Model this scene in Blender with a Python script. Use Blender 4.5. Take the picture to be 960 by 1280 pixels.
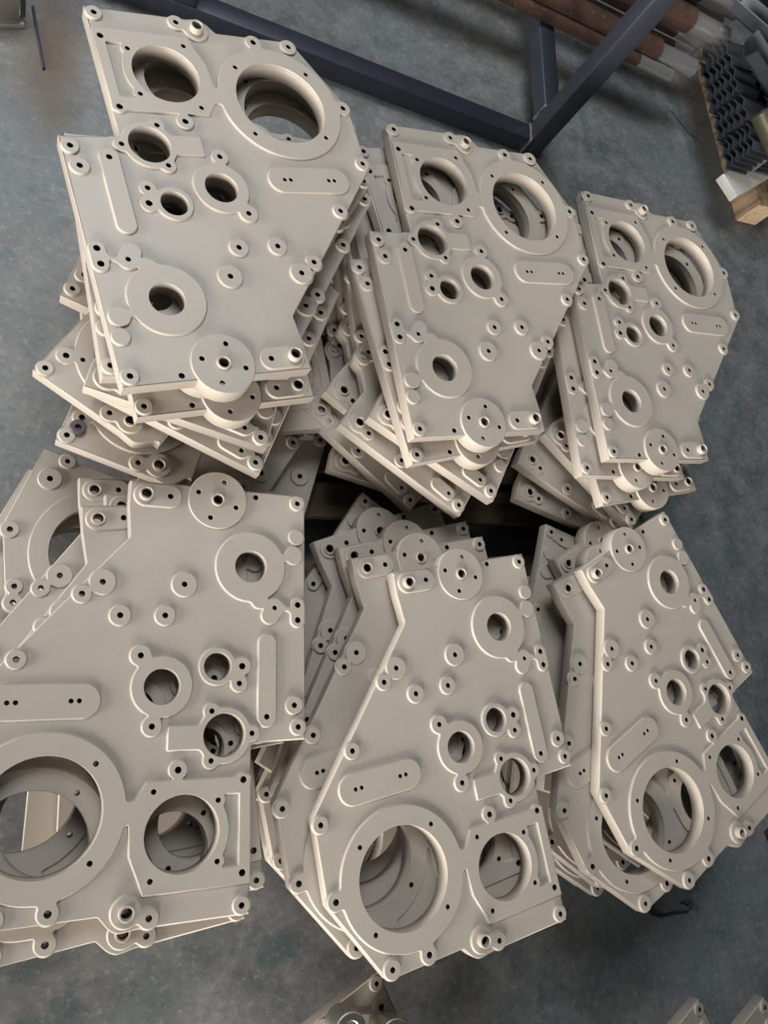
import bpy, bmesh, math, random
import numpy as np
from mathutils import Matrix, Vector

for o in list(bpy.data.objects):
    bpy.data.objects.remove(o, do_unlink=True)
S = bpy.context.scene
COL = S.collection
rnd = random.Random(7)
PI = math.pi

# ------------------------------------------------------------------ camera
FZ = 0.14                      # height of the pallet deck above the floor
FPX = 944.27
CR = np.array([[0.9034, -0.0577, 0.4248], [0.0577, -0.9655, -0.2539], [0.4248, 0.2539, -0.8690]])
CAMPOS = Vector((0.0, 0.0, 1.6 + FZ))
cd = bpy.data.cameras.new('camera'); cam = bpy.data.objects.new('camera', cd); COL.objects.link(cam)
m = Matrix(((CR[0][0], -CR[1][0], -CR[2][0]), (CR[0][1], -CR[1][1], -CR[2][1]), (CR[0][2], -CR[1][2], -CR[2][2])))
cam.matrix_world = Matrix.Translation(CAMPOS) @ m.to_4x4()
cd.sensor_fit = 'VERTICAL'; cd.sensor_height = 36.0; cd.lens = FPX / 1280 * 36.0
cd.clip_start = 0.02
S.camera = cam

def at(px, py, z):
    """point of the photograph's pixel on the level z above the floor"""
    d = CR.T @ np.array([(px - 480) / FPX, (py - 640) / FPX, 1.0])
    k = (z - CAMPOS.z) / d[2]
    return Vector((d[0] * k, d[1] * k, z))

# ------------------------------------------------------------------ world and light
W = bpy.data.worlds.new('world'); S.world = W; W.use_nodes = True
bg = W.node_tree.nodes['Background']; bg.inputs[0].default_value = (0.80, 0.90, 1.0, 1); bg.inputs[1].default_value = 0.03

def area(name, loc, target, sx, sy, power, col):
    l = bpy.data.lights.new(name, 'AREA'); l.shape = 'RECTANGLE'; l.size = sx; l.size_y = sy
    l.energy = power; l.color = col
    o = bpy.data.objects.new(name, l); COL.objects.link(o)
    o.location = loc
    o.rotation_euler = (Vector(target) - Vector(loc)).to_track_quat('-Z', 'Y').to_euler()
    return o
area('doorway_daylight', (-7.4, -1.6, 1.6), (0.8, 0.4, 0.4), 5.0, 2.4, 1250, (1.0, 0.945, 0.875))
area('gate_daylight', (-1.6, -8.0, 1.9), (0.8, 0.4, 0.4), 5.0, 2.6, 1550, (1.0, 0.945, 0.875))
area('roof_light_daylight', (-0.3, 3.4, 4.8), (1.0, 0.8, 0.0), 3.0, 2.0, 200, (0.93, 0.97, 1.0))
S.view_settings.view_transform = 'Standard'; S.view_settings.look = 'None'
S.view_settings.gamma = 1.0; S.view_settings.exposure = 0.0
S.view_settings.use_curve_mapping = False

# ------------------------------------------------------------------ materials
def newmat(name):
    mt = bpy.data.materials.new(name); mt.use_nodes = True
    nt = mt.node_tree; b = nt.nodes['Principled BSDF']
    return mt, nt, b
def N(nt, typ, **kw):
    n = nt.nodes.new(typ)
    for k, v in kw.items(): setattr(n, k, v)
    return n
def noise(nt, scale, detail=3, rough=0.5, coord=None):
    n = N(nt, 'ShaderNodeTexNoise'); n.inputs['Scale'].default_value = scale
    n.inputs['Detail'].default_value = detail; n.inputs['Roughness'].default_value = rough
    if coord: nt.links.new(coord, n.inputs['Vector'])
    return n
def ramp(nt, src, stops):
    r = N(nt, 'ShaderNodeValToRGB'); e = r.color_ramp.elements
    e[0].position, e[0].color = stops[0][0], stops[0][1]
    e[1].position, e[1].color = stops[1][0], stops[1][1]
    for p, c in stops[2:]:
        q = e.new(p); q.color = c
    nt.links.new(src, r.inputs[0]); return r
def mix(nt, fac, a, b, blend='MIX'):
    x = N(nt, 'ShaderNodeMix', data_type='RGBA', blend_type=blend)
    for s, v in ((0, fac), (6, a), (7, b)):
        if hasattr(v, 'is_linked'): nt.links.new(v, x.inputs[s])
        elif s == 0: x.inputs[0].default_value = v
        else: x.inputs[s].default_value = (*v, 1)
    return x.outputs[2]
def bump(nt, b, h, strength, dist):
    n = N(nt, 'ShaderNodeBump'); n.inputs['Strength'].default_value = strength; n.inputs['Distance'].default_value = dist
    nt.links.new(h, n.inputs['Height']); nt.links.new(n.outputs[0], b.inputs['Normal'])
def g(v): return (v, v, v, 1)

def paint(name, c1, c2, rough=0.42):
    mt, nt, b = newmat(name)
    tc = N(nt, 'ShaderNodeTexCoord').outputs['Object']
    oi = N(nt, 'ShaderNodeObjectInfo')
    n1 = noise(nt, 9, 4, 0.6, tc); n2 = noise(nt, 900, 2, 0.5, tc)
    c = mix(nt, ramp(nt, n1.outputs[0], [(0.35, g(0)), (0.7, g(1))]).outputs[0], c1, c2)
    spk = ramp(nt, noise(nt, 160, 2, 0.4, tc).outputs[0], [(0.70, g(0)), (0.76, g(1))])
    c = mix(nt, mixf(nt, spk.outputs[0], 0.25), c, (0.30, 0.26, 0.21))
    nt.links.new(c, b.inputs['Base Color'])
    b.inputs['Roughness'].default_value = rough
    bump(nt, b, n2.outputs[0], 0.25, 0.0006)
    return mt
def mixf(nt, src, k):
    m_ = N(nt, 'ShaderNodeMath', operation='MULTIPLY'); nt.links.new(src, m_.inputs[0]); m_.inputs[1].default_value = k
    return m_.outputs[0]
M_PAINT = paint('cream_primer_paint', (0.405, 0.362, 0.312), (0.380, 0.340, 0.292))
M_PAINT_DARK = paint('darker_grey_brown', (0.30, 0.275, 0.24), (0.26, 0.235, 0.205), 0.55)  # darker, browner version of the plate colour

def metal(name, col, rough, scale=(4, 200), var=0.25, metallic=1.0, bmp=0.15):
    mt, nt, b = newmat(name)
    tc = N(nt, 'ShaderNodeTexCoord').outputs['Object']
    n1 = noise(nt, 30, 4, 0.6, tc)
    c = mix(nt, n1.outputs[0], tuple(v * (1 - var) for v in col), tuple(min(1, v * (1 + var)) for v in col))
    nt.links.new(c, b.inputs['Base Color']); b.inputs['Metallic'].default_value = metallic
    b.inputs['Roughness'].default_value = rough
    if bmp: bump(nt, b, noise(nt, 300, 2, 0.5, tc).outputs[0], bmp, 0.0005)
    return mt
M_STEEL = metal('turned_bright_steel', (0.56, 0.555, 0.54), 0.27, var=0.08, metallic=0.8, bmp=0.0)
M_ZINC = metal('zinc_bushing_steel', (0.66, 0.63, 0.58), 0.35, var=0.15)
M_BLACKSTEEL = metal('blue_black_steel_tube', (0.030, 0.034, 0.048), 0.42, metallic=0.3)
M_WELD = metal('weld_bead_steel', (0.34, 0.32, 0.31), 0.4)
M_FIN = metal('dark_oxide_steel', (0.050, 0.056, 0.066), 0.36, metallic=0.4)
M_GREY = metal('galvanised_sheet_steel', (0.30, 0.29, 0.26), 0.45, metallic=0.7)
M_ALU = metal('pale_wrapped_slab', (0.52, 0.52, 0.50), 0.3, var=0.2, metallic=0.0)
M_THREAD_SHADE = metal('bare_thread_shade', (0.030, 0.028, 0.026), 0.5, metallic=0.2)  # bare thread metal, with the deep holes' shade put into its colour
M_PURPLE = metal('purple_marker_paint', (0.060, 0.040, 0.050), 0.5, metallic=0.0)
M_RED = metal('red_plastic', (0.06, 0.012, 0.014), 0.5, metallic=0.0)

def rusty():
    mt, nt, b = newmat('brown_mill_scale')
    tc = N(nt, 'ShaderNodeTexCoord').outputs['Object']
    n1 = noise(nt, 14, 6, 0.65, tc); n2 = noise(nt, 70, 4, 0.6, tc)
    c = mix(nt, ramp(nt, n1.outputs[0], [(0.35, g(0)), (0.66, g(1))]).outputs[0], (0.050, 0.034, 0.029), (0.115, 0.062, 0.047))
    c = mix(nt, ramp(nt, n2.outputs[0], [(0.60, g(0)), (0.72, g(1))]).outputs[0], c, (0.20, 0.15, 0.12))
    nt.links.new(c, b.inputs['Base Color']); b.inputs['Metallic'].default_value = 0.35
    b.inputs['Roughness'].default_value = 0.42
    bump(nt, b, n2.outputs[0], 0.3, 0.002)
    return mt
M_RUST = rusty()

def wood(name, c1, c2, sc=(3, 40, 40)):
    mt, nt, b = newmat(name)
    tc = N(nt, 'ShaderNodeTexCoord').outputs['Object']
    mp = N(nt, 'ShaderNodeMapping'); nt.links.new(tc, mp.inputs[0]); mp.inputs['Scale'].default_value = sc
    n1 = noise(nt, 1.0, 5, 0.6, mp.outputs[0])
    c = mix(nt, ramp(nt, n1.outputs[0], [(0.35, g(0)), (0.68, g(1))]).outputs[0], c1, c2)
    nt.links.new(c, b.inputs['Base Color']); b.inputs['Roughness'].default_value = 0.8
    bump(nt, b, n1.outputs[0], 0.4, 0.003)
    return mt
M_PALLET = wood('dark_pallet_wood', (0.055, 0.036, 0.024), (0.12, 0.082, 0.055))
M_WOOD = wood('weathered_timber', (0.10, 0.065, 0.04), (0.42, 0.30, 0.19), (30, 30, 2))
M_ENDGRAIN = wood('pale_sawn_end_grain', (0.62, 0.44, 0.26), (0.82, 0.63, 0.42), (40, 40, 40))

def floor_mat():
    mt, nt, b = newmat('worn_painted_concrete')
    tc = N(nt, 'ShaderNodeTexCoord').outputs['Object']
    n1 = noise(nt, 1.6, 6, 0.62, tc); n2 = noise(nt, 9, 10, 0.75, tc); n3 = noise(nt, 60, 8, 0.75, tc); n4 = noise(nt, 4.3, 8, 0.72, tc)
    c = mix(nt, ramp(nt, n2.outputs[0], [(0.38, g(0)), (0.62, g(1))]).outputs[0], (0.105, 0.112, 0.112), (0.205, 0.207, 0.205))
    c = mix(nt, ramp(nt, n1.outputs[0], [(0.48, g(0)), (0.60, g(0.6))]).outputs[0], c, (0.130, 0.165, 0.182))
    c = mix(nt, ramp(nt, n4.outputs[0], [(0.565, g(0)), (0.605, g(0.6))]).outputs[0], c, (0.066, 0.108, 0.116))
    c = mix(nt, mixf(nt, ramp(nt, n3.outputs[0], [(0.54, g(0)), (0.68, g(1))]).outputs[0], 0.75), c, (0.30, 0.305, 0.31))
    c = mix(nt, mixf(nt, ramp(nt, n3.outputs[0], [(0.33, g(1)), (0.46, g(0))]).outputs[0], 0.75), c, (0.085, 0.092, 0.092))
    # rust-brown stain of its own shape beside the rear left stack
    mp = N(nt, 'ShaderNodeMapping'); nt.links.new(tc, mp.inputs[0])
    p = at(62, 55, 0.0) - Vector((1.0, 1.0, 0))
    mp.inputs['Location'].default_value = (-p.x * 7, -p.y * 2.6, 0); mp.inputs['Scale'].default_value = (7, 2.6, 1)
    wob = N(nt, 'ShaderNodeVectorMath', operation='MULTIPLY_ADD')
    nt.links.new(noise(nt, 5, 5, 0.6, tc).outputs['Color'], wob.inputs[0]); wob.inputs[1].default_value = (1.2, 1.2, 0)
    nt.links.new(mp.outputs[0], wob.inputs[2])
    ln = N(nt, 'ShaderNodeVectorMath', operation='DISTANCE'); nt.links.new(wob.outputs[0], ln.inputs[0]); ln.inputs[1].default_value = (0.6, 0.6, 0)
    st = ramp(nt, ln.outputs['Value'], [(0.20, g(0.92)), (0.85, g(0))])
    c = mix(nt, st.outputs[0], c, (0.115, 0.078, 0.052))
    nt.links.new(c, b.inputs['Base Color'])
    r = ramp(nt, n2.outputs[0], [(0.3, g(0.42)), (0.7, g(0.62))]); nt.links.new(r.outputs[0], b.inputs['Roughness'])
    bump(nt, b, n3.outputs[0], 0.18, 0.004)
    return mt
M_FLOOR = floor_mat()

# ------------------------------------------------------------------ mesh helpers
def link(name, me, mat, parent=None):
    o = bpy.data.objects.new(name, me); COL.objects.link(o)
    if mat and me and len(me.materials) == 0: me.materials.append(mat)
    if parent: o.parent = parent
    return o
def tag(o, label, cat, group=None, kind=None):
    o['label'] = label; o['category'] = cat
    if group: o['group'] = group
    if kind: o['kind'] = kind
    return o
def empty(name, loc, rz=0.0):
    o = bpy.data.objects.new(name, None); COL.objects.link(o); o.location = loc; o.rotation_euler = (0, 0, rz)
    o.empty_display_size = 0.05
    return o
def mesh_from(bm, name, smooth=40):
    bmesh.ops.recalc_face_normals(bm, faces=bm.faces[:])
    me = bpy.data.meshes.new(name); bm.to_mesh(me); bm.free()
    if smooth:
        me.polygons.foreach_set('use_smooth', [True] * len(me.polygons))
        try: me.set_sharp_from_angle(angle=math.radians(smooth))
        except Exception: pass
    return me
def bm_box(bm, sx, sy, sz, mat=Matrix(), bev=0.0, seg=2):
    r = bmesh.ops.create_cube(bm, size=1.0, matrix=mat @ Matrix.Diagonal((sx, sy, sz, 1)))
    if bev:
        vs = r['verts']; es = list({e for v in vs for e in v.link_edges})
        bmesh.ops.bevel(bm, geom=vs + es, offset=bev, segments=seg, affect='EDGES', profile=0.5)
def box_mesh(name, sx, sy, sz, bev=0.0, seg=2, off=(0, 0, 0)):
    bm = bmesh.new(); bm_box(bm, sx, sy, sz, Matrix.Translation(off), bev, seg); return mesh_from(bm, name, 35)
def lathe(name, prof, seg=32, smooth=40):
    """prof: list of (radius, z); closed with caps where radius is 0"""
    bm = bmesh.new(); rings = []
    for r, z in prof:
        if r < 1e-6: rings.append([bm.verts.new((0, 0, z))])
        else: rings.append([bm.verts.new((r * math.cos(2 * PI * i / seg), r * math.sin(2 * PI * i / seg), z)) for i in range(seg)])
    for a, b in zip(rings, rings[1:]):
        for i in range(seg):
            j = (i + 1) % seg
            if len(a) == 1: bm.faces.new((a[0], b[i], b[j]))
            elif len(b) == 1: bm.faces.new((a[i], a[j], b[0]))
            else: bm.faces.new((a[i], a[j], b[j], b[i]))
    return mesh_from(bm, name, smooth)

# ------------------------------------------------------------------ signed distance outlines for the castings
def s_circ(c, r): return lambda X, Y: np.hypot(X - c[0], Y - c[1]) - r
def s_box(x0, y0, x1, y1, r=0.0):
    cx, cy, hx, hy = (x0 + x1) / 2, (y0 + y1) / 2, (x1 - x0) / 2 - r, (y1 - y0) / 2 - r
    def f(X, Y):
        dx, dy = np.abs(X - cx) - hx, np.abs(Y - cy) - hy
        return np.hypot(np.maximum(dx, 0), np.maximum(dy, 0)) + np.minimum(np.maximum(dx, dy), 0) - r
    return f
def s_caps(a, b, r):
    def f(X, Y):
        bx, by = b[0] - a[0], b[1] - a[1]
        t = np.clip(((X - a[0]) * bx + (Y - a[1]) * by) / (bx * bx + by * by), 0, 1)
        return np.hypot(X - a[0] - t * bx, Y - a[1] - t * by) - r
    return f
def s_poly(P, r=0.0):
    P = np.array(P)
    def f(X, Y):
        d = np.full(X.shape, 1e9); s = np.ones(X.shape); n = len(P)
        for i in range(n):
            a, b = P[i], P[i - 1]; e = b - a
            wx, wy = X - a[0], Y - a[1]
            t = np.clip((wx * e[0] + wy * e[1]) / (e @ e), 0, 1)
            d = np.minimum(d, (wx - t * e[0]) ** 2 + (wy - t * e[1]) ** 2)
            c1, c2, c3 = Y >= a[1], Y < b[1], e[0] * wy > e[1] * wx
            k = (c1 & c2 & c3) | (~c1 & ~c2 & ~c3)
            s = np.where(k, -s, s)
        return s * np.sqrt(d) - r
    return f
def s_union(fs, k=0.005):
    def f(X, Y):
        d = fs[0](X, Y)
        for q in fs[1:]:
            e = q(X, Y); h = np.clip(0.5 + 0.5 * (e - d) / k, 0, 1)
            d = e * (1 - h) + d * h - k * h * (1 - h)
        return d
    return f
def s_sub(a, b, k=0.003):
    def f(X, Y):
        d, e = a(X, Y), -b(X, Y); h = np.clip(0.5 - 0.5 * (e - d) / k, 0, 1)
        return e * (1 - h) + d * h + k * h * (1 - h)
    return f
def s_and(a, b): return lambda X, Y: np.maximum(a(X, Y), b(X, Y))
def s_round(a, r): return lambda X, Y: a(X, Y) - r
def s_mirror(a): return lambda X, Y: a(-X, Y)

def grad(fn, P, h=2e-4):
    gx = fn(P[:, 0] + h, P[:, 1]) - fn(P[:, 0] - h, P[:, 1]); gy = fn(P[:, 0], P[:, 1] + h) - fn(P[:, 0], P[:, 1] - h)
    l = np.hypot(gx, gy) + 1e-12
    return np.c_[gx / l, gy / l]
def simplify(P, tol):
    n = len(P)
    if n < 8: return P
    keep = np.zeros(n, bool); i1 = int(np.argmax(((P - P[0]) ** 2).sum(1))); keep[0] = keep[i1] = True
    st = [(0, i1), (i1, n)]
    while st:
        a, b = st.pop()
        if b - a < 2: continue
        A, B = P[a], P[b % n]; d = B - A; L = math.hypot(*d) + 1e-12
        Q = P[a + 1:b]; dist = np.abs(d[0] * (Q[:, 1] - A[1]) - d[1] * (Q[:, 0] - A[0])) / L
        k = int(np.argmax(dist))
        if dist[k] > tol:
            keep[a + 1 + k] = True; st += [(a, a + 1 + k), (a + 1 + k, b)]
    return P[keep]
def contours(fn, bb, h=0.0015, tol=0.00016):
    x0, y0, x1, y1 = bb
    xs = np.arange(x0, x1 + h, h); ys = np.arange(y0, y1 + h, h)
    X, Y = np.meshgrid(xs, ys, indexing='ij'); D = fn(X, Y); D[np.abs(D) < 1e-9] = 1e-9
    I = D < 0
    seg = {}
    cells = np.argwhere((I[:-1, :-1].astype(int) + I[1:, :-1] + I[:-1, 1:] + I[1:, 1:]) % 4 != 0)
    for i, j in cells:
        a, b, c, d = I[i, j], I[i + 1, j], I[i + 1, j + 1], I[i, j + 1]
        e = []
        # edges walked so that the inside lies on the left
        E = [((i, j), (i + 1, j), a, b), ((i + 1, j), (i + 1, j + 1), b, c), ((i + 1, j + 1), (i, j + 1), c, d), ((i, j + 1), (i, j), d, a)]
        outs = [(min(p, q), max(p, q)) for p, q, s, t in E if s and not t]
        ins = [(min(p, q), max(p, q)) for p, q, s, t in E if t and not s]
        if len(outs) == 1: seg[outs[0]] = ins[0]
        else:
            for o_ in outs: seg[o_] = ins.pop()
    def pt(e):
        (i, j), (k, l) = e; t = D[i, j] / (D[i, j] - D[k, l])
        return (xs[i] + t * (xs[k] - xs[i]), ys[j] + t * (ys[l] - ys[j]))
    loops = []
    while seg:
        s0, cur = next(iter(seg.items())); del seg[s0]; L = [s0]
        while cur != s0:
            L.append(cur); cur = seg.pop(cur)
        P = np.array([pt(e) for e in L])
        for _ in range(2):
            P = P - grad(fn, P) * fn(P[:, 0], P[:, 1])[:, None] * 0.9
        P = simplify(P, tol)
        A = 0.5 * np.sum(P[:, 0] * np.roll(P[:, 1], -1) - np.roll(P[:, 0], -1) * P[:, 1])
        if A < 0: A = -A
        if A > 2e-6 and len(P) > 4: loops.append(P)
    return loops
def solid(name, fn, bb, profile, holes, bottom=False, hole_bottom=None, chamfer=0.0006, h=0.0015):
    """loft the outline through profile [(offset, z), ...] from the foot to the top edge, cap it and drill the holes"""
    bm = bmesh.new(); ztop = profile[-1][1]; zbot = hole_bottom if hole_bottom is not None else profile[0][1]
    top_e, bot_e = [], []
    for P in contours(fn, bb, h):
        n = grad(fn, P); rings = []
        for off, z in profile:
            rings.append([bm.verts.new((p[0] + q[0] * off, p[1] + q[1] * off, z)) for p, q in zip(P, n)])
        k = len(P)
        for a, b in zip(rings, rings[1:]):
            for i in range(k): 
                j = (i + 1) % k; bm.faces.new((a[i], a[j], b[j], b[i]))
        top_e += [bm.edges.get((rings[-1][i], rings[-1][(i + 1) % k])) for i in range(k)]
        bot_e += [bm.edges.get((rings[0][i], rings[0][(i + 1) % k])) for i in range(k)]
    for (cx, cy, r) in holes:
        seg = 12 if r < 0.012 else (28 if r < 0.04 else 56)
        rr = []
        for rad, z in ((r + chamfer, ztop), (r, ztop - chamfer), (r, zbot)):
            rr.append([bm.verts.new((cx + rad * math.cos(2 * PI * i / seg), cy + rad * math.sin(2 * PI * i / seg), z)) for i in range(seg)])
        for lv, (a, b) in enumerate(zip(rr, rr[1:])):
            for i in range(seg):
                j = (i + 1) % seg; q_ = bm.faces.new((a[i], b[i], b[j], a[j]))
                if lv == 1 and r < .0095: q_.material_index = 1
        top_e += [bm.edges.get((rr[0][i], rr[0][(i + 1) % seg])) for i in range(seg)]
        bot_e += [bm.edges.get((rr[-1][i], rr[-1][(i + 1) % seg])) for i in range(seg)]
    res = bmesh.ops.triangle_fill(bm, use_beauty=True, use_dissolve=False, edges=top_e, normal=(0, 0, 1))
    flat = [f for f in res['geom'] if isinstance(f, bmesh.types.BMFace)]
    if bottom:
        res = bmesh.ops.triangle_fill(bm, use_beauty=True, use_dissolve=False, edges=bot_e, normal=(0, 0, -1))
        flat += [f for f in res['geom'] if isinstance(f, bmesh.types.BMFace)]
    for f in bm.faces: f.smooth = True
    for f in flat: f.smooth = False
    if bottom: bmesh.ops.recalc_face_normals(bm, faces=bm.faces[:])
    else:
        for f in flat:
            f.normal_update()
            if f.normal.z < 0: f.normal_flip()
    me = bpy.data.meshes.new(name); bm.to_mesh(me); bm.free()
    me.materials.append(M_PAINT); me.materials.append(M_THREAD_SHADE)
    return me

# ------------------------------------------------------------------ the two castings (metres, machined faces at z = HT)
HB = 0.0048; BT = 0.0302; HT = HB + BT + 0.003        # boss height, wall thickness, height of the machined faces above the base
ZB = HT - HB                                           # casting skin
A = dict(H=(.1555, .0070), P=(.0820, -.0060), Q=(0, 0), TL=(.0995, .7008), U=(0, .42), V=(.0071, .3818), c2=(.4709, .6764), c3=(.5594 - .004, .4095),
         c4=(.4704, .3005), d1=(.38, .1915), d2=(.3484, .17), f1=(.1093, .3418), f2=(.1046, .3118), h1=(.1685, .0419), h2=(.1212, .0189), h3=(.1916, -.0052),
         h4=(.1441, -.0278), k1=(.242, .0080), k2=(.2850, .0085), l1=(0, .2271), l2=(0, .1987), l3=(.045, .2056), m1=(.2423, .2245), m2=(.317, .226), m3=(.2112, .1683),
         o1=(.2565, .4106), o2=(.28, .2934), p1=(.1563, .4701), p2=(.0853, .4277), p3=(.1568, .3881), r1=(.3407, .6125), r2=(.4902, .6130), r3=(.3409, .4650), r4=(.4902, .4655),
         rr=(.5520, .5393), rt=(.3956, .6769), s1=(.3723, .3664), s2=(.3847, .3664), s3=(.4657, .3673), s4=(.4779, .3674), sb=(.2478, .7017), sq2=(.1419, .6296),
         sq3=(.2488, .6484), sq4=(.1424, .5340), sqBL=(.0996, .5038), sqBR=(.2489, .5139), sqTL=(.0994, .6511), st=(.0587, .4005), tab=(.2107, .4820), t2=(.2830, .6890))
RC = (.4155, .539); SC = (.2005, .5820); LC = (.0910, .1300); OC = (.2425, .3455); FC = (.1487, .3120); PC = (.1340, .4290)
OUT = [(-.0165, -.0175), (.3135, -.0175), (.3135, .030), (.3085, .0870), (.5665, .3960), (.5675, .5450), (.4820, .6925), (.3250, .6925), (.3110, .7020), (.2950, .7170),
       (.0850, .7170), (.0855, .4450), (-.0150, .4430)]
def body_sdf():
    inner = s_poly([((x), (y)) for x, y in OUT])
    base = s_round(inner, 0.0)
    # soften the outer corners and fillet the inner step
    return s_union([s_sub(base, s_circ((9, 9), .1)), s_circ((.2905, .6905), .0268), s_box(-.0165, .40, .110, .4437, .006)], 0.012)
def rounded(fn, r):                       # rounds convex corners: shrink with the true offset, then grow back
    return fn
PAD = [(0.0030, ZB - 0.0005), (0.0013, ZB + 0.0003), (0.0003, ZB + 0.0012), (0.0, ZB + 0.0020), (0.0, HT - 0.0010), (-0.0004, HT - 0.0003), (-0.0012, HT)]
BODY = [(-0.003, HT - HB - BT), (-0.0008, HT - HB - BT + 0.0016), (0.0, HT - HB - BT + 0.004), (-0.0002, ZB - 0.0026), (-0.0009, ZB - 0.0008), (-0.0020, ZB - 0.0001), (-0.0028, ZB)]
def bbox(pts, r):
    xs, ys = [p[0] for p in pts], [p[1] for p in pts]
    return (min(xs) - r, min(ys) - r, max(xs) + r, max(ys) + r)

def casting_parts(kind):
    """list of (part name, mesh, extra offset) for one kind of plate"""
    sg = 1 if kind == 'A' else -1
    cut = kind == 'F'; clip = s_box(-.2, -.2, .335, .9)
    X = lambda p: (sg * p[0], p[1])
    F = dict(A)
    small, bores = 0.0050, []
    pads = []                                  # (name, sdf in un-mirrored coordinates, bbox, hole list)
    def hole(*ns, r=small): return [(F[n][0], F[n][1], r) for n in ns]
    def boss(n, r): pads.append(('boss', s_circ(F[n], r), bbox([F[n]], r + .006), hole(n)))
    body = s_union([s_poly(OUT), s_circ((.2905, .6905), .0266), s_box(.070, .43, .100, .4440)], 0.010)
    if kind == 'A':
        ring = s_union([s_circ(RC, .1250), s_circ(F['rr'], .0160), s_circ(F['rt'], .0160)], .010)
        sq = s_poly([(.0870, .4985), (.2607, .4985), (.2790, .5265), (.3000, .5265), (.3000, .5600), (.2862, .5620), (.2830, .6105), (.2655, .6520), (.2605, .6690), (.0870, .6685)])
        pocket = s_box(.1060, .5255, .1420, .6400, .002)
        pocket = s_sub(s_sub(s_sub(pocket, s_circ(SC, .0775), .002), s_circ(F['sq2'], .0125), .003), s_circ(F['sq4'], .0125), .003)
        sq = s_sub(sq, pocket, .002)
        fl = s_union([ring, sq, s_circ(F['tab'], .0155), s_circ(F['sqBL'], .0115)], .006)
        pads.append(('bearing_flange', fl, (.075, .40, .585, .705), [(RC[0], RC[1], .0895), (SC[0], SC[1], .0605)] + hole('r1', 'r2', 'r3', 'r4', 'sq2', 'sq3', 'sq4', 'sqBR', r=.0044) + hole('rr', 'rt', 'tab', 'sqBL', 'sqTL', r=.0056)))
        bores += [(*RC, .0895), (*SC, .0605)]
    else:
        F.update(Q=(0, 0), p=(.033, .008), m=(.161, .002), sm=(.252, .006), b=(.281, .013), e=(.350, .150), T=(.1105, .658), h=(.1365, .6458), TL=(.0995, .7008), sb=(.2315, .7000), t2=(.268, .689))
        body = s_union([body, s_circ(F['e'], .022)], .012)
        ring = s_union([s_circ(RC, .1230), s_circ(F['rr'], .0160)], .008)
        r2 = s_union([s_circ(SC, .1030), s_circ(F['T'], .0165)], .008)
        if cut:
            body = s_and(body, clip)
            pads.append(('bearing_flange', s_and(r2, s_round(s_poly(OUT), -.002)), (.075, .46, .32, .715), [(*SC, .0700)] + hole('h', r=.0044) + hole('T', r=.0056)))
            bores += [(*SC, .0700)]
        else:
          pads.append(('bearing_flange', s_and(s_union([ring, r2], .010), s_round(s_poly(OUT), -.002)), (.075, .40, .585, .715), [(*RC, .0895), (*SC, .0700)] + hole('r1', 'r2', 'r3', 'r4', 'h', r=.0044) + hole('rr', 'T', r=.0056)))
          bores += [(*RC, .0895), (*SC, .0700)]
    # round flange with its lobes and the double boss on the long edge
    lf = s_union([s_circ(LC, .0655), s_circ((.0020, .0685), .0150), s_circ((.0080, .1040), .0175), s_circ((.0740, .1930), .0150), s_circ((.0535, .2200), .0165), s_circ(F['l3'], .0180),
                  s_caps(F['l1'], F['l2'], .0138), s_caps((.030, .203), (.010, .212), .0035), s_caps((.012, .105), (.034, .112), .005)], .006)
    pads.append(('round_flange', s_and(lf, s_round(s_poly(OUT), -.0012)), (-.03, .045, .165, .25), [(*LC, .0296)] + hole('l1', 'l2', r=.0056) + hole('l3', r=.0044)))
    bores.append((*LC, .0296))
    pads.append(('oval_flange', s_union([s_circ(OC, .0510), s_circ(F['o1'], .0165), s_circ(F['o2'], .0178)], .007), bbox([OC, F['o1'], F['o2']], .062), [(*OC, .0302)] + hole('o1', 'o2')))
    bores.append((*OC, .0302))
    pads.append(('small_flange', s_union([s_circ(FC, .0330), s_circ(F['f1'], .0152), s_circ(F['f2'], .0160)], .006), bbox([FC, F['f1'], F['f2']], .045), [(*FC, .0240)] + hole('f1', r=.0048) + hole('f2', r=.0058)))
    bores.append((*FC, .0240))
    pt = s_union([s_circ(PC, .0470), s_circ(F['p1'], .0140), s_circ(F['p2'], .0140), s_circ(F['p3'], .0140), s_box(.150, .4115, .2300, .4508, .002)], .005)
    pads.append(('port_flange', pt, (.05, .36, .245, .50), [(*PC, .0365)] + hole('p1', 'p2', 'p3', r=.0046)))
    bores.append((*PC, .0365))
    pads.append(('strip_pad', s_caps((.0582, .2713), (.0586, .4015), .0170), bbox([(.058, .26), (.058, .41)], .03), hole('st')))
    pads.append(('slot_pad', s_caps((.3675, .3668), (.4827, .3672), .0277), bbox([(.3675, .367), (.4827, .367)], .04), hole('s1', 's2', 's3', 's4', r=.0038)))
    pads.append(('double_boss', s_union([s_circ(F['d2'], .0216), s_circ(F['d1'], .0154)], .005), bbox([F['d1'], F['d2']], .03), hole('d1', 'd2')))
    for n, r in (('TL', .0143), ('U', .0143), ('V', .0163), ('c2', .0165), ('c3', .0152), ('c4', .0152), ('m1', .0176), ('m2', .0178), ('m3', .0223), ('Q', .0143)): boss(n, r)
    pads.append(('bushing_pad', s_union([s_circ(F['t2'], .0235), s_circ(F['sb'], .0155), s_caps(F['t2'], F['sb'], .010)], .006), bbox([F['t2'], F['sb']], .035), hole('sb') + hole('t2', r=.0085)))
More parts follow.
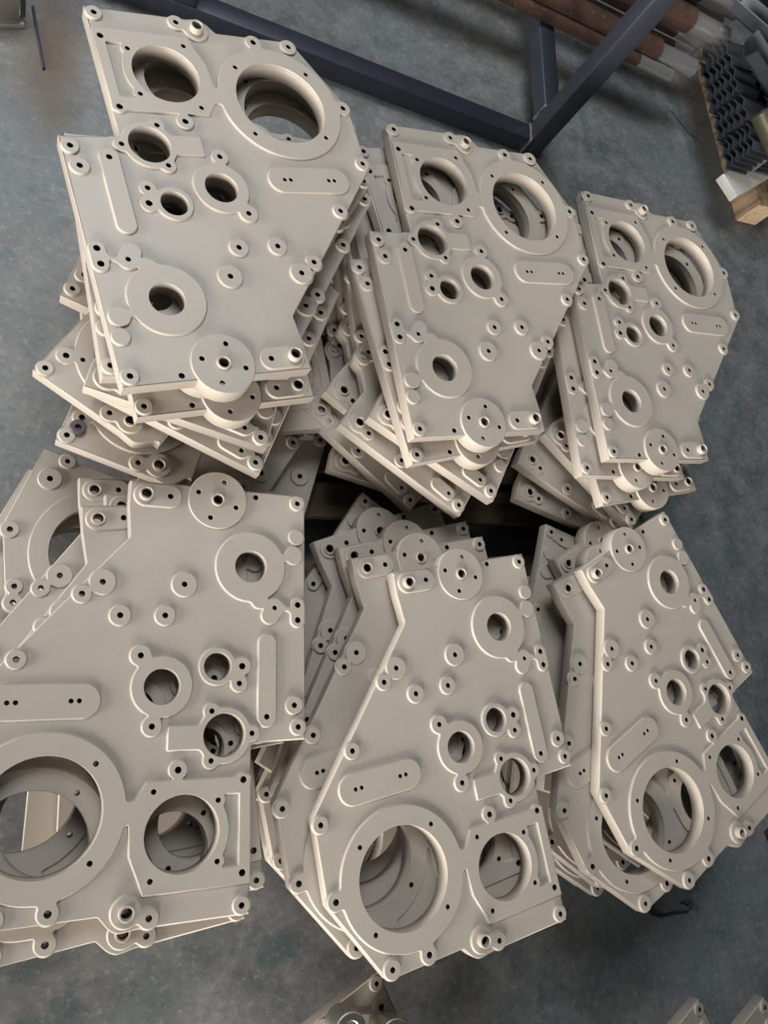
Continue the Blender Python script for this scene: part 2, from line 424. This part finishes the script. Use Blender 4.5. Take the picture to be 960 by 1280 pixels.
    if kind == 'A':
        pads.append(('bushing_pad', s_caps((.2420, .0085), (.2850, .0085), .0205), bbox([F['k1'], F['k2']], .03), hole('k1') + hole('k2', r=.0085)))
        extra = hole('P', r=.0052) + hole('h1', 'h2', 'h3', 'h4', r=.0046) + [(*F['H'], .0100)]
    else:
        pads.append(('bushing_pad', s_union([s_circ(F['b'], .0230), s_circ(F['sm'], .0140)], .008), bbox([F['b'], F['sm']], .035), hole('sm') + hole('b', r=.0085)))
        pads.append(('lug_pad', s_caps((.033, .008), (.065, .010), .0150), bbox([F['p'], (.065, .01)], .03), hole('p', r=.0045)))
        boss('m', .0150); boss('e', .0160)
        extra = []
    if cut: pads = [p_ for p_ in pads if p_[2][2] < .345]
    parts = []
    mir = (lambda f: f) if sg == 1 else s_mirror
    def mbb(b): return b if sg == 1 else (-b[2], b[1], -b[0], b[3])
    allh = list(bores) + extra
    for nm, fn, bb, hs in pads:
        allh += [q for q in hs if q[2] < 0.012]
        parts.append((nm, solid(nm, mir(fn), mbb(bb), PAD, [(sg * a, b, c) for a, b, c in hs], hole_bottom=ZB - .001)))
    bodyfn = s_round(mir(body), 0)
    parts.insert(0, ('plate_body', solid('plate_body', bodyfn, mbb((-.06, -.06, .62, .76)), BODY, [(sg * a, b, c) for a, b, c in allh], bottom=True, h=.002)))
    if kind == 'A':
        hubp = [(-.0015, 0.0), (0, .0015), (0, HT - .0016), (-.0006, HT - .0005), (-.0016, HT)]
        hs = [(*F[n], .0046) for n in ('h1', 'h2', 'h3', 'h4')] + [(*F['H'], .0100)]
        parts.append(('hub_disc', solid('hub_disc', s_circ(F['H'], .0550), bbox([F['H']], .065), hubp, hs, bottom=True)))
        bush = [F['H'], F['k2'], F['t2']]
    else:
        bush = [X(F['b']), X(F['t2'])]
    return parts, bush

def bushing_mesh(h):
    prof = [(.0088, ZB - .002), (.0088, HT + h - .001), (.0096, HT + h), (.0118, HT + h), (.0126, HT + h - .0008), (.0126, HT - .0005), (.0126, ZB - .001)]
    me = lathe('bushing', prof, 24); me.materials.append(M_PAINT); return me
PARTS = {k: casting_parts(k) for k in 'ABF'}
BUSH_LOW, BUSH_HIGH = bushing_mesh(.0045), bushing_mesh(.0120)

def plate(kind, x, y, ztop, th, label, group, tilt=(0, 0), top=False, mat=None):
    e = empty('gearbox_cover_plate', (0, 0, 0))
    # the pose is given at the machined face; the empty sits at the base
    R = Matrix.Rotation(math.hypot(*tilt), 4, Vector((tilt[0], tilt[1], 0))) if math.hypot(*tilt) > 1e-6 else Matrix()
    e.matrix_world = Matrix.Translation((x, y, ztop + FZ)) @ R @ Matrix.Rotation(th, 4, 'Z') @ Matrix.Translation((0, 0, -HT))
    tag(e, label, 'machine casting', group)
    parts, bush = PARTS[kind]
    for nm, me in parts:
        o = bpy.data.objects.new(nm, me); COL.objects.link(o); o.parent = e
        if mat:
            o.material_slots[0].link = 'OBJECT'; o.material_slots[0].material = mat
    for i, b in enumerate(bush):
        hub = kind == 'A' and i == 0
        o = bpy.data.objects.new('bushing', BUSH_HIGH if (top and not hub) else BUSH_LOW); COL.objects.link(o); o.parent = e
        o.location = (b[0], b[1], 0)
        if mat:
            o.material_slots[0].link = 'OBJECT'; o.material_slots[0].material = mat
    return e

# ------------------------------------------------------------------ setting: floor
fl = box_mesh('floor', 14, 14, 0.1, off=(0, 0, -0.05))
f_ = link('floor', fl, M_FLOOR); f_.location = (1.0, 1.0, 0); f_['kind'] = 'structure'

# ------------------------------------------------------------------ the six stacks, listed from the top down
STACKS = {
 'rear left stack': [
  ('A', .1318, .5317, .452, .2521, (-.0247, .0017)), ('A', .1060, .5646, .412, .1668, (-.0247, .0017)), ('A', .1651, .5175, .371, .2455, (-.018, 0)), ('D', .3786, .4999, .329, -.2506, (-.010, 0)),
  ('D', .3807, .4656, .286, -.4143), ('F', .3165, 1.2626, .242, 2.5558), ('F', .1869, 1.2118, .200, 2.8125), ('A', .58, 1.330, .158, 3.30),
  ('A', .20, .66, .116, .10), ('A', .59, 1.335, .077, 3.25), ('A', .20, .66, .038, .06)],
 'rear middle stack': [
  ('A', .6922, .5363, .3697, .1546, (-.0005, -.0073)), ('A', .7046, .4976, .328, .2539), ('B', .9044, .4476, .286, -.5115), ('B', .8458, .4233, .244, -.5847),
  ('B', .8290, .5092, .202, -.5982), ('B', .7718, .4525, .160, -.7055), ('D', .9049, .4644, .118, -.2505), ('A', .76, .56, .078, .12), ('D', 1.02, .58, .038, .05)],
 'rear right stack': [
  ('A', 1.2191, .5503, .340, .0807, (-.0094, .0038)), ('A', 1.1706, .5193, .298, .0557), ('A', 1.2574, .4655, .256, .1887), ('D', 1.3668, .4268, .214, -.7643),
  ('D', 1.3527, .4302, .172, -.4975), ('D', 1.3899, .4072, .130, -.3098), ('A', 1.27, .52, .088, .05), ('A', 1.26, .53, .042, .10)],
 'front left stack': [
  ('A', .4737, .4006, .2490, -3.1676), ('A', .3961, .3930, .2110, -3.0547), ('A', .4388, .4293, .1730, -3.0515), ('A', .3945, .4617, .1350, -3.0781),
  ('E', .5217, .5864, .0970, 2.5779), ('E', .6008, .6149, .0590, 2.8339), ('C', .1316, .3402, .0210, 0.0), ('C', .0965, .3040, -.0170, -.04)],
 'front middle stack': [
  ('A', .9849, .3005, .2499, -2.9878, (-.0029, 0)), ('A', .9117, .3456, .210, -2.9554), ('A', .8994, .3908, .168, -2.9133), ('A', .8513, .4449, .126, -2.7982),
  ('D', .6951, .4656, .084, 2.5356), ('A', .93, .36, .042, -2.95), ('A', .92, .37, -.002, -2.93)],
 'front right stack': [
  ('A', 1.4437, .4219, .2488, -2.6448, (.0052, -.0012)), ('A', 1.3983, .3763, .210, -2.7132), ('A', 1.4395, .4512, .168, -2.6868), ('D', 1.1821, .4065, .126, 2.8055),
  ('A', 1.42, .40, .084, -2.75), ('A', 1.40, .38, .042, -2.70), ('A', 1.41, .39, -.001, -2.72)],
}
ORD = ['topmost', 'second', 'third', 'fourth', 'fifth', 'sixth', 'seventh', 'eighth', 'ninth', 'tenth', 'eleventh', 'twelfth']

# the broad cover with free-standing bosses that sticks out on the left of the front left stack
C_OUT = [(-.106, .2006), (.027, .154), (.20, .093), (.28, -.10), (.28, -.58), (-.050, -.58), (-.050, -.25), (-.156, -.088), (-.169, .047)]
def c_parts():
    K = 1.045
    b = s_poly([(x * K, y * K) for x, y in C_OUT])
    hs = [(x * K, y * K, r) for x, y, r in ((-.063, .178, .005), (-.0926, .1405, .0058), (-.1553, .0373, .0055), (-.1418, -.0687, .0050), (-.1422, -.0983, .0055))]
    parts = [('plate_body', solid('plate_body', b, (-.25, -.68, .36, .28), BODY, [(0, 0, .0925)] + hs, bottom=True, h=.002)),
             ('bearing_flange', solid('bearing_flange', s_circ((0, 0), .128), (-.15, -.15, .15, .15), PAD, [(0, 0, .0925)], hole_bottom=ZB - .001))]
    for (x, y, r), R_ in zip(hs[:3], (.0155, .0222, .0165)):
        parts.append(('boss', solid('boss', s_circ((x, y), R_), bbox([(x, y)], R_ + .006), PAD, [(x, y, r)], hole_bottom=ZB - .001)))
    parts.append(('double_boss', solid('double_boss', s_union([s_circ(hs[3][:2], .0150), s_circ(hs[4][:2], .0172)], .005), bbox([hs[3], hs[4]], .03), PAD, hs[3:], hole_bottom=ZB - .001)))
    return parts, []
PARTS['C'] = c_parts()

# narrow rectangular covers that show only a corner or an edge in the stacks
def narrow_parts(sg):
    out = [(-.0165, -.0175), (.3135, -.0175), (.3135, .030), (.302, .075), (.302, .42), (.27, .60), (.10, .60), (.085, .46), (-.0150, .44)] if sg < 0 else \
          [(-.0165, -.0175), (.200, -.0175), (.200, .40), (.16, .46), (-.0150, .46)]
    parts, drill = [], []
    def pad(nm, fn, bb, hs):
        f2 = s_mirror(fn) if sg < 0 else fn
        b2 = (-bb[2], bb[1], -bb[0], bb[3]) if sg < 0 else bb
        drill.extend(hs)
        parts.append((nm, solid(nm, f2, b2, PAD, [(sg * a, b, c) for a, b, c in hs], hole_bottom=ZB - .001)))
    def bs(p, r, h=.005): pad('boss', s_circ(p, r), bbox([p], r + .006), [(*p, h)])
    bs((0, 0), .0143)
    if sg < 0:
        pad('lug_pad', s_union([s_caps((.033, .008), (.065, .010), .0150), s_caps((.012, .012), (.030, .008), .006)], .006), (-.02, -.03, .10, .04), [(.033, .008, .0045)])
        bs((.161, .002), .0150)
        pad('bushing_pad', s_union([s_circ((.281, .013), .0230), s_circ((.252, .006), .0140)], .008), (.22, -.03, .32, .05), [(.252, .006, .005), (.281, .013, .0085)])
        pad('round_flange', s_and(s_union([s_circ((.093, .135), .0655), s_circ((.0040, .0560), .0160), s_circ((.0060, .1040), .0175), s_caps((.012, .105), (.034, .112), .005)], .006), s_round(s_poly(out), -.0012)), (-.03, .03, .17, .22), [(.093, .135, .0296)])
        pad('double_boss', s_caps((.001, .235), (.001, .205), .0138), (-.02, .18, .03, .26), [(.001, .235, .005), (.001, .205, .005)])
        bs((.006, .30), .0160); bs((.006, .37), .0160); bush = [(-.281, .013)]
    else:
        bs((.022, .105), .0205, .0055); bs((.150, .010), .0150); bs((.006, .30), .0160); bs((.002, .43), .0145); bush = []
    bf = s_poly(out) if sg > 0 else s_mirror(s_poly(out))
    bb = (-.05, -.05, .35, .65) if sg > 0 else (-.35, -.05, .05, .65)
    parts.insert(0, ('plate_body', solid('plate_body', bf, bb, BODY, [(sg * a, b, c) for a, b, c in drill], bottom=True, h=.002)))
    return parts, bush
PARTS['D'] = narrow_parts(-1); PARTS['E'] = narrow_parts(1)

PLATES = {}
KIND = {'A': 'cast cover plate', 'B': 'mirror-shaped cover plate', 'C': 'broad ring-flanged cover', 'F': 'ring-cornered cover plate', 'D': 'narrow cover plate', 'E': 'plain-cornered cover plate'}
for sname, rows in STACKS.items():
    n = len(rows)
    for i, r in enumerate(rows):
        if i == 0: lab = 'cream painted cast cover plate lying on top of the %s' % sname
        elif i == n - 1: lab = 'cream %s at the very bottom of the %s' % (KIND[r[0]], sname)
        else: lab = 'cream %s, %s from top of the %s' % (KIND[r[0]], ORD[i], sname)
        PLATES[sname, i] = plate(r[0], r[1], r[2], r[3], r[4], lab, 'cover plates of the ' + sname, r[5] if len(r) > 5 else (0, 0), i == 0)

# purple paint mark on the seventh plate of the rear left stack
PB = lathe('marked_boss', [(.0170, 0), (.0145, .003), (.0145, .011), (.0130, .0125), (.0060, .0125), (.0055, .0115), (.0055, .004), (0, .004)], 24)
pe = PLATES['rear left stack', 6]
bpy.context.view_layer.update()
po = link('marked_boss', PB, M_PURPLE, pe)
po.location = pe.matrix_world.inverted() @ (at(97.7, 534.2, .2 + FZ) - Vector((0, 0, .0085)))
po['label'] = 'boss stained with purple marker paint'

# ------------------------------------------------------------------ pallets under the two rows
def pallet(loc, rz, L, Wd, H, nb, label):
    e = empty('pallet', loc, rz); tag(e, label, 'pallet', 'wooden pallets under the plate stacks')
    bt = .022; bw = Wd / nb * .8
    bd = box_mesh('deck_board', L, bw, bt, .003, 1); bd.materials.append(M_PALLET)
    for i in range(nb):
        o = link('deck_board', bd, None, e); o.location = (0, -Wd / 2 + (i + .5) * Wd / nb, H - bt / 2)
    be = box_mesh('bearer', .09, Wd, H - 2 * bt, .003, 1); be.materials.append(M_PALLET)
    bb_ = box_mesh('bottom_board', .11, Wd, bt, .003, 1); bb_.materials.append(M_PALLET)
    for x in (-L / 2 + .06, 0, L / 2 - .06):
        o = link('bearer', be, None, e); o.location = (x, 0, H / 2)
        o = link('bottom_board', bb_, None, e); o.location = (x, 0, bt / 2)
    return e
pallet((.95, .83, 0), .02, 1.28, .78, FZ, 7, 'dark wooden pallet under the three rear stacks')
pallet((.72, .12, 0), .05, 1.30, .50, FZ - .055, 5, 'dark wooden pallet under the three front stacks')

# ------------------------------------------------------------------ black steel rack and shafts
TS = .066
pA, pB = at(408, 100, 0), at(650, 191.5, 0)
td = (pB - pA).normalized(); ta = math.atan2(td.y, td.x)
rack = empty('steel_rack', (pB.x, pB.y, 0), ta); tag(rack, 'black square-tube steel rack standing on the floor behind the stacks', 'rack')
def tube(name, sx, sy, sz, loc):
    me = box_mesh(name, sx, sy, sz, .006, 3); o = link(name, me, M_BLACKSTEEL, rack); o.location = loc; return o
tube('base_rail', 1.9, TS, TS, (-.95, TS / 2, TS / 2 + .0005))
tube('post', TS, TS, 1.0, (TS / 2, TS / 2, .5))
tube('cross_rail', TS, 1.2, TS, (TS / 2, TS + .6, .115))
tube('cross_rail', TS, 1.2, TS, (-1.15, TS + .6, .115))
tube('short_post', TS, TS, .148 - TS, (-1.15, TS / 2, TS + (.148 - TS) / 2))
tube('rear_post', TS, TS, 1.0, (TS / 2, 1.2 + TS * 1.5, .5))
tube('rear_post', TS, TS, .148, (-1.15, 1.2 + TS * 1.5, .074))
def weld(p0, p1, n=9):
    bm = bmesh.new()
    for i in range(n):
        p = Vector(p0).lerp(Vector(p1), (i + .5) / n)
        bmesh.ops.create_icosphere(bm, subdivisions=1, radius=.0065, matrix=Matrix.Translation(p + Vector((rnd.uniform(-1, 1), rnd.uniform(-1, 1), rnd.uniform(-1, 1))) * .0015))
    o = link('weld_bead', mesh_from(bm, 'weld_bead'), M_WELD, rack)
weld((0, 0, .004), (0, 0, TS)); weld((0, 0, TS), (0, TS, TS)); weld((0, TS + .002, .150), (TS, TS + .002, .150)); weld((0, TS + .002, .085), (0, TS + .002, .150))

sd = (at(777, 83, .15) - at(606, 2, .15)).normalized(); sa = math.atan2(sd.y, sd.x)
def shaft(px, py, z, r, rs, ls, bx, by, label, keyway=False, L=1.75):
    """round bar whose bright end is at pixel (px, py); the brown body starts at pixel (bx, by)"""
    p = at(px, py, z); q = at(bx, by, z); ls = max(.03, (p - q).dot(sd))
    e = empty('round_shaft', (p.x, p.y, z - r), sa); tag(e, label, 'shaft', 'brown steel shafts on the rack')
    Ry = Matrix.Rotation(-PI / 2, 4, 'Y')
    b = lathe('shaft_body', [(0, ls), (r - .004, ls), (r, ls + .004), (r, L), (0, L)], 32); b.transform(Ry)
    o = link('shaft_body', b, M_RUST, e); o.location = (0, 0, r)
    s_ = lathe('turned_end', [(0, 0), (rs * .35, 0), (rs - .003, 0), (rs, .003), (rs, ls + .003)], 32); s_.transform(Ry)
    o = link('turned_end', s_, M_STEEL, e); o.location = (0, 0, r); o['label'] = 'bright turned steel shaft end'
    if keyway:
        bm = bmesh.new()
        for d in (-1, 0, 1):
            pass
        k = box_mesh('keyway', .040, .013, .004, .0018, 2); kk = link('keyway', k, M_GREY, o)
        kk.location = (-.035, -rs * .45, rs * .89); kk.rotation_euler = (.47, 0, 0)
shaft(866, 86, .189, .040, .032, 0, 822, 72, 'thick brown shaft nearest the floor with bright stepped end')
shaft(839, 95, .169, .0205, .0205, 0, 799, 84, 'thin bright-ended shaft below the thick shaft nearest the floor')
shaft(859, 65, .163, .0145, .012, 0, 842, 58, 'thinnest stub-ended shaft between the lower thick shafts')
shaft(886, 60, .171, .0225, .021, 0, 846, 46, 'slim brown shaft with long bright end, in mid bundle')
shaft(905, 48, .240, .043, .038, 0, 864, 31, 'thickest brown shaft with keyed bright end', True)
shaft(902, 27, .166, .0175, .0165, 0, 868, 14, 'slim shaft half hidden under the uppermost thick shaft')
shaft(922, 13, .231, .043, .038, 0, 879, -4, 'uppermost thick brown shaft cut by the photo top')

# ------------------------------------------------------------------ pile of black finned strips on the right
o0 = at(905, 212, .17); o1 = at(872, 85, .17)
bd_ = (o1 - o0); bd_.z = 0; blen = bd_.length; bdir = bd_.normalized(); rdir = Vector((bdir.y, -bdir.x, 0)); bang = math.atan2(rdir.y, rdir.x)
def fin_mesh(L, w):
    bm = bmesh.new(); n = 4; t = .0024; lo, hi = [], []
    for i in range(n + 1):
        y = -L / 2 + L * i / n; z = .006 if i % 2 else -.006
        lo.append((bm.verts.new((-w / 2, y, z - t)), bm.verts.new((w / 2, y, z - t)))); hi.append((bm.verts.new((-w / 2, y, z + t)), bm.verts.new((w / 2, y, z + t))))
    for i in range(n):
        bm.faces.new((hi[i][0], hi[i][1], hi[i + 1][1], hi[i + 1][0])); bm.faces.new((lo[i][1], lo[i][0], lo[i + 1][0], lo[i + 1][1]))
        for s_ in (0, 1): bm.faces.new((lo[i][s_], lo[i + 1][s_], hi[i + 1][s_], hi[i][s_]))
    for i in (0, n): bm.faces.new((lo[i][0], lo[i][1], hi[i][1], hi[i][0]))
    return mesh_from(bm, 'fin', 20)
FIN = fin_mesh(.112, .110); FIN.materials.append(M_FIN)
FBACK = box_mesh('back_plate', .006, .112, .090, .001, 1); FBACK.materials.append(M_GREY)
slab_base = .112; slab_top = .150
names_f = ['nearest the pale slab', 'second from the pale slab', 'third from the pale slab', 'fourth from the pale slab', 'farthest back']
for col, cname in ((0, 'outer row'), (1, 'inner row')):
    for i in range(4):
        c = o0 + bdir * (.062 + i * .122 + col * .03) + rdir * (.072 + col * .142)
        e = empty('finned_strip_bundle', (c.x, c.y, slab_top + .013 + col * .001), bang + rnd.uniform(-.10, .10))
        tag(e, 'bundle of black zigzag steel strips in the %s, %s' % (cname, names_f[i]), 'metal strips', 'bundles of black zigzag strips')
        nl = 6 + 3 * col
        for k in range(nl):
            f = link('fin', FIN, None, e); f.location = (rnd.uniform(-.006, .004) + .002 * k, rnd.uniform(-.003, .003), .0095 + k * .0225)
            f.rotation_euler = (0, 0, rnd.uniform(-.05, .05))
        bk = link('back_plate', FBACK, None, e); bk.location = (.062, 0, .0455)
# loose folded sheets lying over the bundles
def folded(w, d, h, t=.003):
    bm = bmesh.new(); prof = [(-w / 2, h), (-w / 2 + .01, .01), (-w / 2 + .025, 0), (w / 2 - .025, 0), (w / 2 - .01, .01), (w / 2, h)]
    n = [(p[0] * (1 - 2 * t / w), p[1] + t) for p in prof]
    ring = prof + n[::-1]
    a = [bm.verts.new((x, -d / 2, z)) for x, z in ring]; b = [bm.verts.new((x, d / 2, z)) for x, z in ring]
    k = len(ring)
    for i in range(k): bm.faces.new((a[i], a[(i + 1) % k], b[(i + 1) % k], b[i]))
    for i in range(len(prof) - 1):
        bm.faces.new((a[i], a[i + 1], a[k - 2 - i], a[k - 1 - i])); bm.faces.new((b[i], b[i + 1], b[k - 2 - i], b[k - 1 - i]))
    return mesh_from(bm, 'folded_sheet', 30)
SH = folded(.15, .26, .05); SH.materials.append(M_FIN)
for px, py, z, rz, rx, lab in ((952, 98, .330, 1.15, .22, 'black folded steel sheet lying tilted over the inner strip bundles'), (948, 40, .335, .75, -.18, 'black folded sheet lying behind the tilted sheet'),
                              (948, -6, .30, 1.35, .15, 'black folded sheet at the top right beyond the shafts')):
    p = at(px, py, z); o = link('folded_sheet', SH, None); o.location = p; o.rotation_euler = (rx, .12, rz)
    tag(o, lab, 'metal sheet', 'loose folded black sheets')
p = at(952, 140, .345)
tb = lathe('olive_tube', [(.040, 0), (.040, .20), (.034, .20), (.034, .02), (0, .02)], 32); tb.transform(Matrix.Rotation(PI / 2, 4, 'Y'))
M_OLIVE = metal('olive_painted_metal', (0.060, 0.055, 0.034), 0.4, metallic=0.2)
o = link('olive_tube', tb, M_OLIVE); o.location = p; o.rotation_euler = (0, .2, -.83); tag(o, 'short olive metal tube resting on the black sheets', 'tube')
# pale slab and the timber bearers that carry the pile
q0, q1, q2 = at(904, 217, slab_top), at(960, 239, slab_top), at(952, 190, slab_top)
e1 = (q1 - q0); e2 = (q2 - q0)
u = e2.normalized(); sang = math.atan2(u.y, u.x); v = Vector((u.y, -u.x, 0))
sl = box_mesh('aluminium_slab', 1.1, .10, slab_top - slab_base, .004, 2); o = link('aluminium_slab', sl, M_ALU)
c = q0 + u * .55 + v * .050; o.location = (c.x, c.y, (slab_top + slab_base) / 2); o.rotation_euler = (0, 0, sang)
tag(o, 'pale metal slab under the near edge of the black strip pile', 'slab')
dk = box_mesh('galvanised_tray', .50, .62, .012, .003, 1); o = link('galvanised_tray', dk, M_GREY)
c = o0 + bdir * .35 + rdir * .31; o.location = (c.x, c.y, slab_top + .006); o.rotation_euler = (0, 0, bang); tag(o, 'flat grey steel tray carrying the black strip bundles', 'tray')
for px, py, lab in ((938, 268, 'weathered timber bearer with pale sawn end beside the slab'),):
    p = at(px, py, .05)
    e = empty('timber_bearer', (p.x, p.y, 0), bang); tag(e, lab, 'timber', 'timber bearers under the strip pile')
    b = link('timber', box_mesh('timber', .115, .80, .1115, .006, 2), M_WOOD, e); b.location = (.03, .40, .0560)
    b = link('end_grain', box_mesh('end_grain', .108, .004, .104, .001, 1), M_ENDGRAIN, e); b.location = (.03, -.0015, .0560)
p = o0 + bdir * .50 + rdir * .42
e = empty('timber_bearer', (p.x, p.y, 0), bang); tag(e, 'hidden timber bearer under the far end of the strip pile', 'timber', 'timber bearers under the strip pile')
b = link('timber', box_mesh('timber', .20, .09, .149, .006, 2), M_WOOD, e); b.location = (0, 0, .0747)

# ------------------------------------------------------------------ odds and ends
p = at(15, 19, 0)
e = empty('steel_bracket', (p.x, p.y, 0), .35); tag(e, 'dark steel angle bracket with shiny edge in the top left corner', 'bracket')
b = link('base_flange', box_mesh('base_flange', .16, .12, .014, .003, 2), M_STEEL, e); b.location = (-.06, .02, .007)
b = link('web', box_mesh('web', .014, .12, .11, .003, 2), M_FIN, e); b.location = (.02, .04, .069)
b = link('gusset', box_mesh('gusset', .12, .014, .10, .003, 2), M_GREY, e); b.location = (-.05, -.02, .064)
def strip(name, pts, r, mat, label, cat):
    cu = bpy.data.curves.new(name, 'CURVE'); cu.dimensions = '3D'; cu.bevel_depth = r; cu.bevel_resolution = 2
    sp = cu.splines.new('POLY'); sp.points.add(len(pts) - 1)
    for q, pt_ in zip(sp.points, pts): q.co = (*pt_, 1)
    tmp = bpy.data.objects.new(name, cu); COL.objects.link(tmp)
    me = bpy.data.meshes.new_from_object(tmp.evaluated_get(bpy.context.evaluated_depsgraph_get()))
    bpy.data.objects.remove(tmp, do_unlink=True)
    me.materials.clear(); me.materials.append(mat)
    me.polygons.foreach_set('use_smooth', [True] * len(me.polygons))
    o = link(name, me, None); tag(o, label, cat); return o
strip('floor_joint', [at(41, 8, .0035), at(47, 45, .0035), at(55, 86, .0035)], .0035, M_FIN, 'floor joint at top left, shaped as a thin black rod', 'rod')  # saw-cut joint in the floor, made up as a raised black rod
strip('scrap_wire', [at(797, 1118, .004), at(806, 1128, .004), at(812, 1142, .004), at(825, 1146, .004), at(842, 1141, .004), at(858, 1140, .004), at(862, 1133, .004), at(852, 1128, .004)], .004, M_FIN, 'bent black wire on the dark floor below front right stack', 'wire')
strip('steel_needle', [at(838, 138, .002), at(860, 166, .002), at(878, 183, .002)], .002, M_FIN, 'thin dark rod on the floor before the strip pile', 'rod')
rb = box_mesh('red_block', .05, .06, .04, .006, 2); o = link('red_block', rb, M_RED); o.location = at(972, 1046, .0205); o.rotation_euler = (0, 0, .4); tag(o, 'dark red plastic block on the floor at right edge', 'block')

# near pile cut by the bottom edge of the photograph
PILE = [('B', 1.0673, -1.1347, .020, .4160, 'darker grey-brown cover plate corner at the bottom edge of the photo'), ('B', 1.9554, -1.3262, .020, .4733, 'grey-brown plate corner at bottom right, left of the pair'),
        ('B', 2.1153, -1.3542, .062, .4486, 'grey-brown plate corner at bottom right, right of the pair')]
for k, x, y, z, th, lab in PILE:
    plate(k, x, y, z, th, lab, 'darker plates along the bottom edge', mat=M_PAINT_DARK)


sv = lathe('steel_sleeve', [(0.010, 0), (.030, 0), (.032, .002), (.032, .058), (.030, .060), (.018, .060), (.016, .058), (.016, .010), (0, .010)], 32)
for px, py, lab in ((424, 1276, 'bright steel sleeve on the grey-brown plate at bottom edge, left one'), (478, 1284, 'bright steel sleeve on the grey-brown plate at bottom edge, right one')):
    o = link('steel_sleeve', sv, M_ZINC); o.location = at(px, py, .020 + FZ + .001); tag(o, lab, 'sleeve', 'sleeves on the bottom edge plate')

# unseen open bins, added to cast shade on the near floor
def shade_bin(x, y, rz, label):
    e = empty('added_shade_bin', (x, y, 0), rz); tag(e, label, 'bin', 'added bins that shade the floor')
    Lb, Wb, Hb, t = 1.05, .50, .75, .004
    for sx, sy, sz, loc, nm in ((Lb, t, Hb - .06, (0, -Wb / 2, Hb / 2 + .03), 'side_wall'), (Lb, t, Hb - .06, (0, Wb / 2, Hb / 2 + .03), 'side_wall'),
                                (t, Wb, Hb - .06, (-Lb / 2, 0, Hb / 2 + .03), 'end_wall'), (t, Wb, Hb - .06, (Lb / 2, 0, Hb / 2 + .03), 'end_wall'), (Lb, Wb, t, (0, 0, .062), 'bottom_sheet')):
        o = link(nm, box_mesh(nm, sx, sy, sz), M_GREY, e); o.location = loc
    for ix in (-1, 1):
        for iy in (-1, 1):
            o = link('corner_post', box_mesh('corner_post', .04, .04, Hb, .004, 2), M_BLACKSTEEL, e); o.location = (ix * Lb / 2, iy * Wb / 2, Hb / 2)
shade_bin(1.10, -1.98, .03, 'added shade-casting bin beyond the bottom edge, nearer the photographer')
shade_bin(-.75, -1.22, .06, 'added shade-casting bin beyond the bottom left corner')
shade_bin(2.22, -2.00, .02, 'added shade-casting bin beyond the bottom edge, farther to the right')
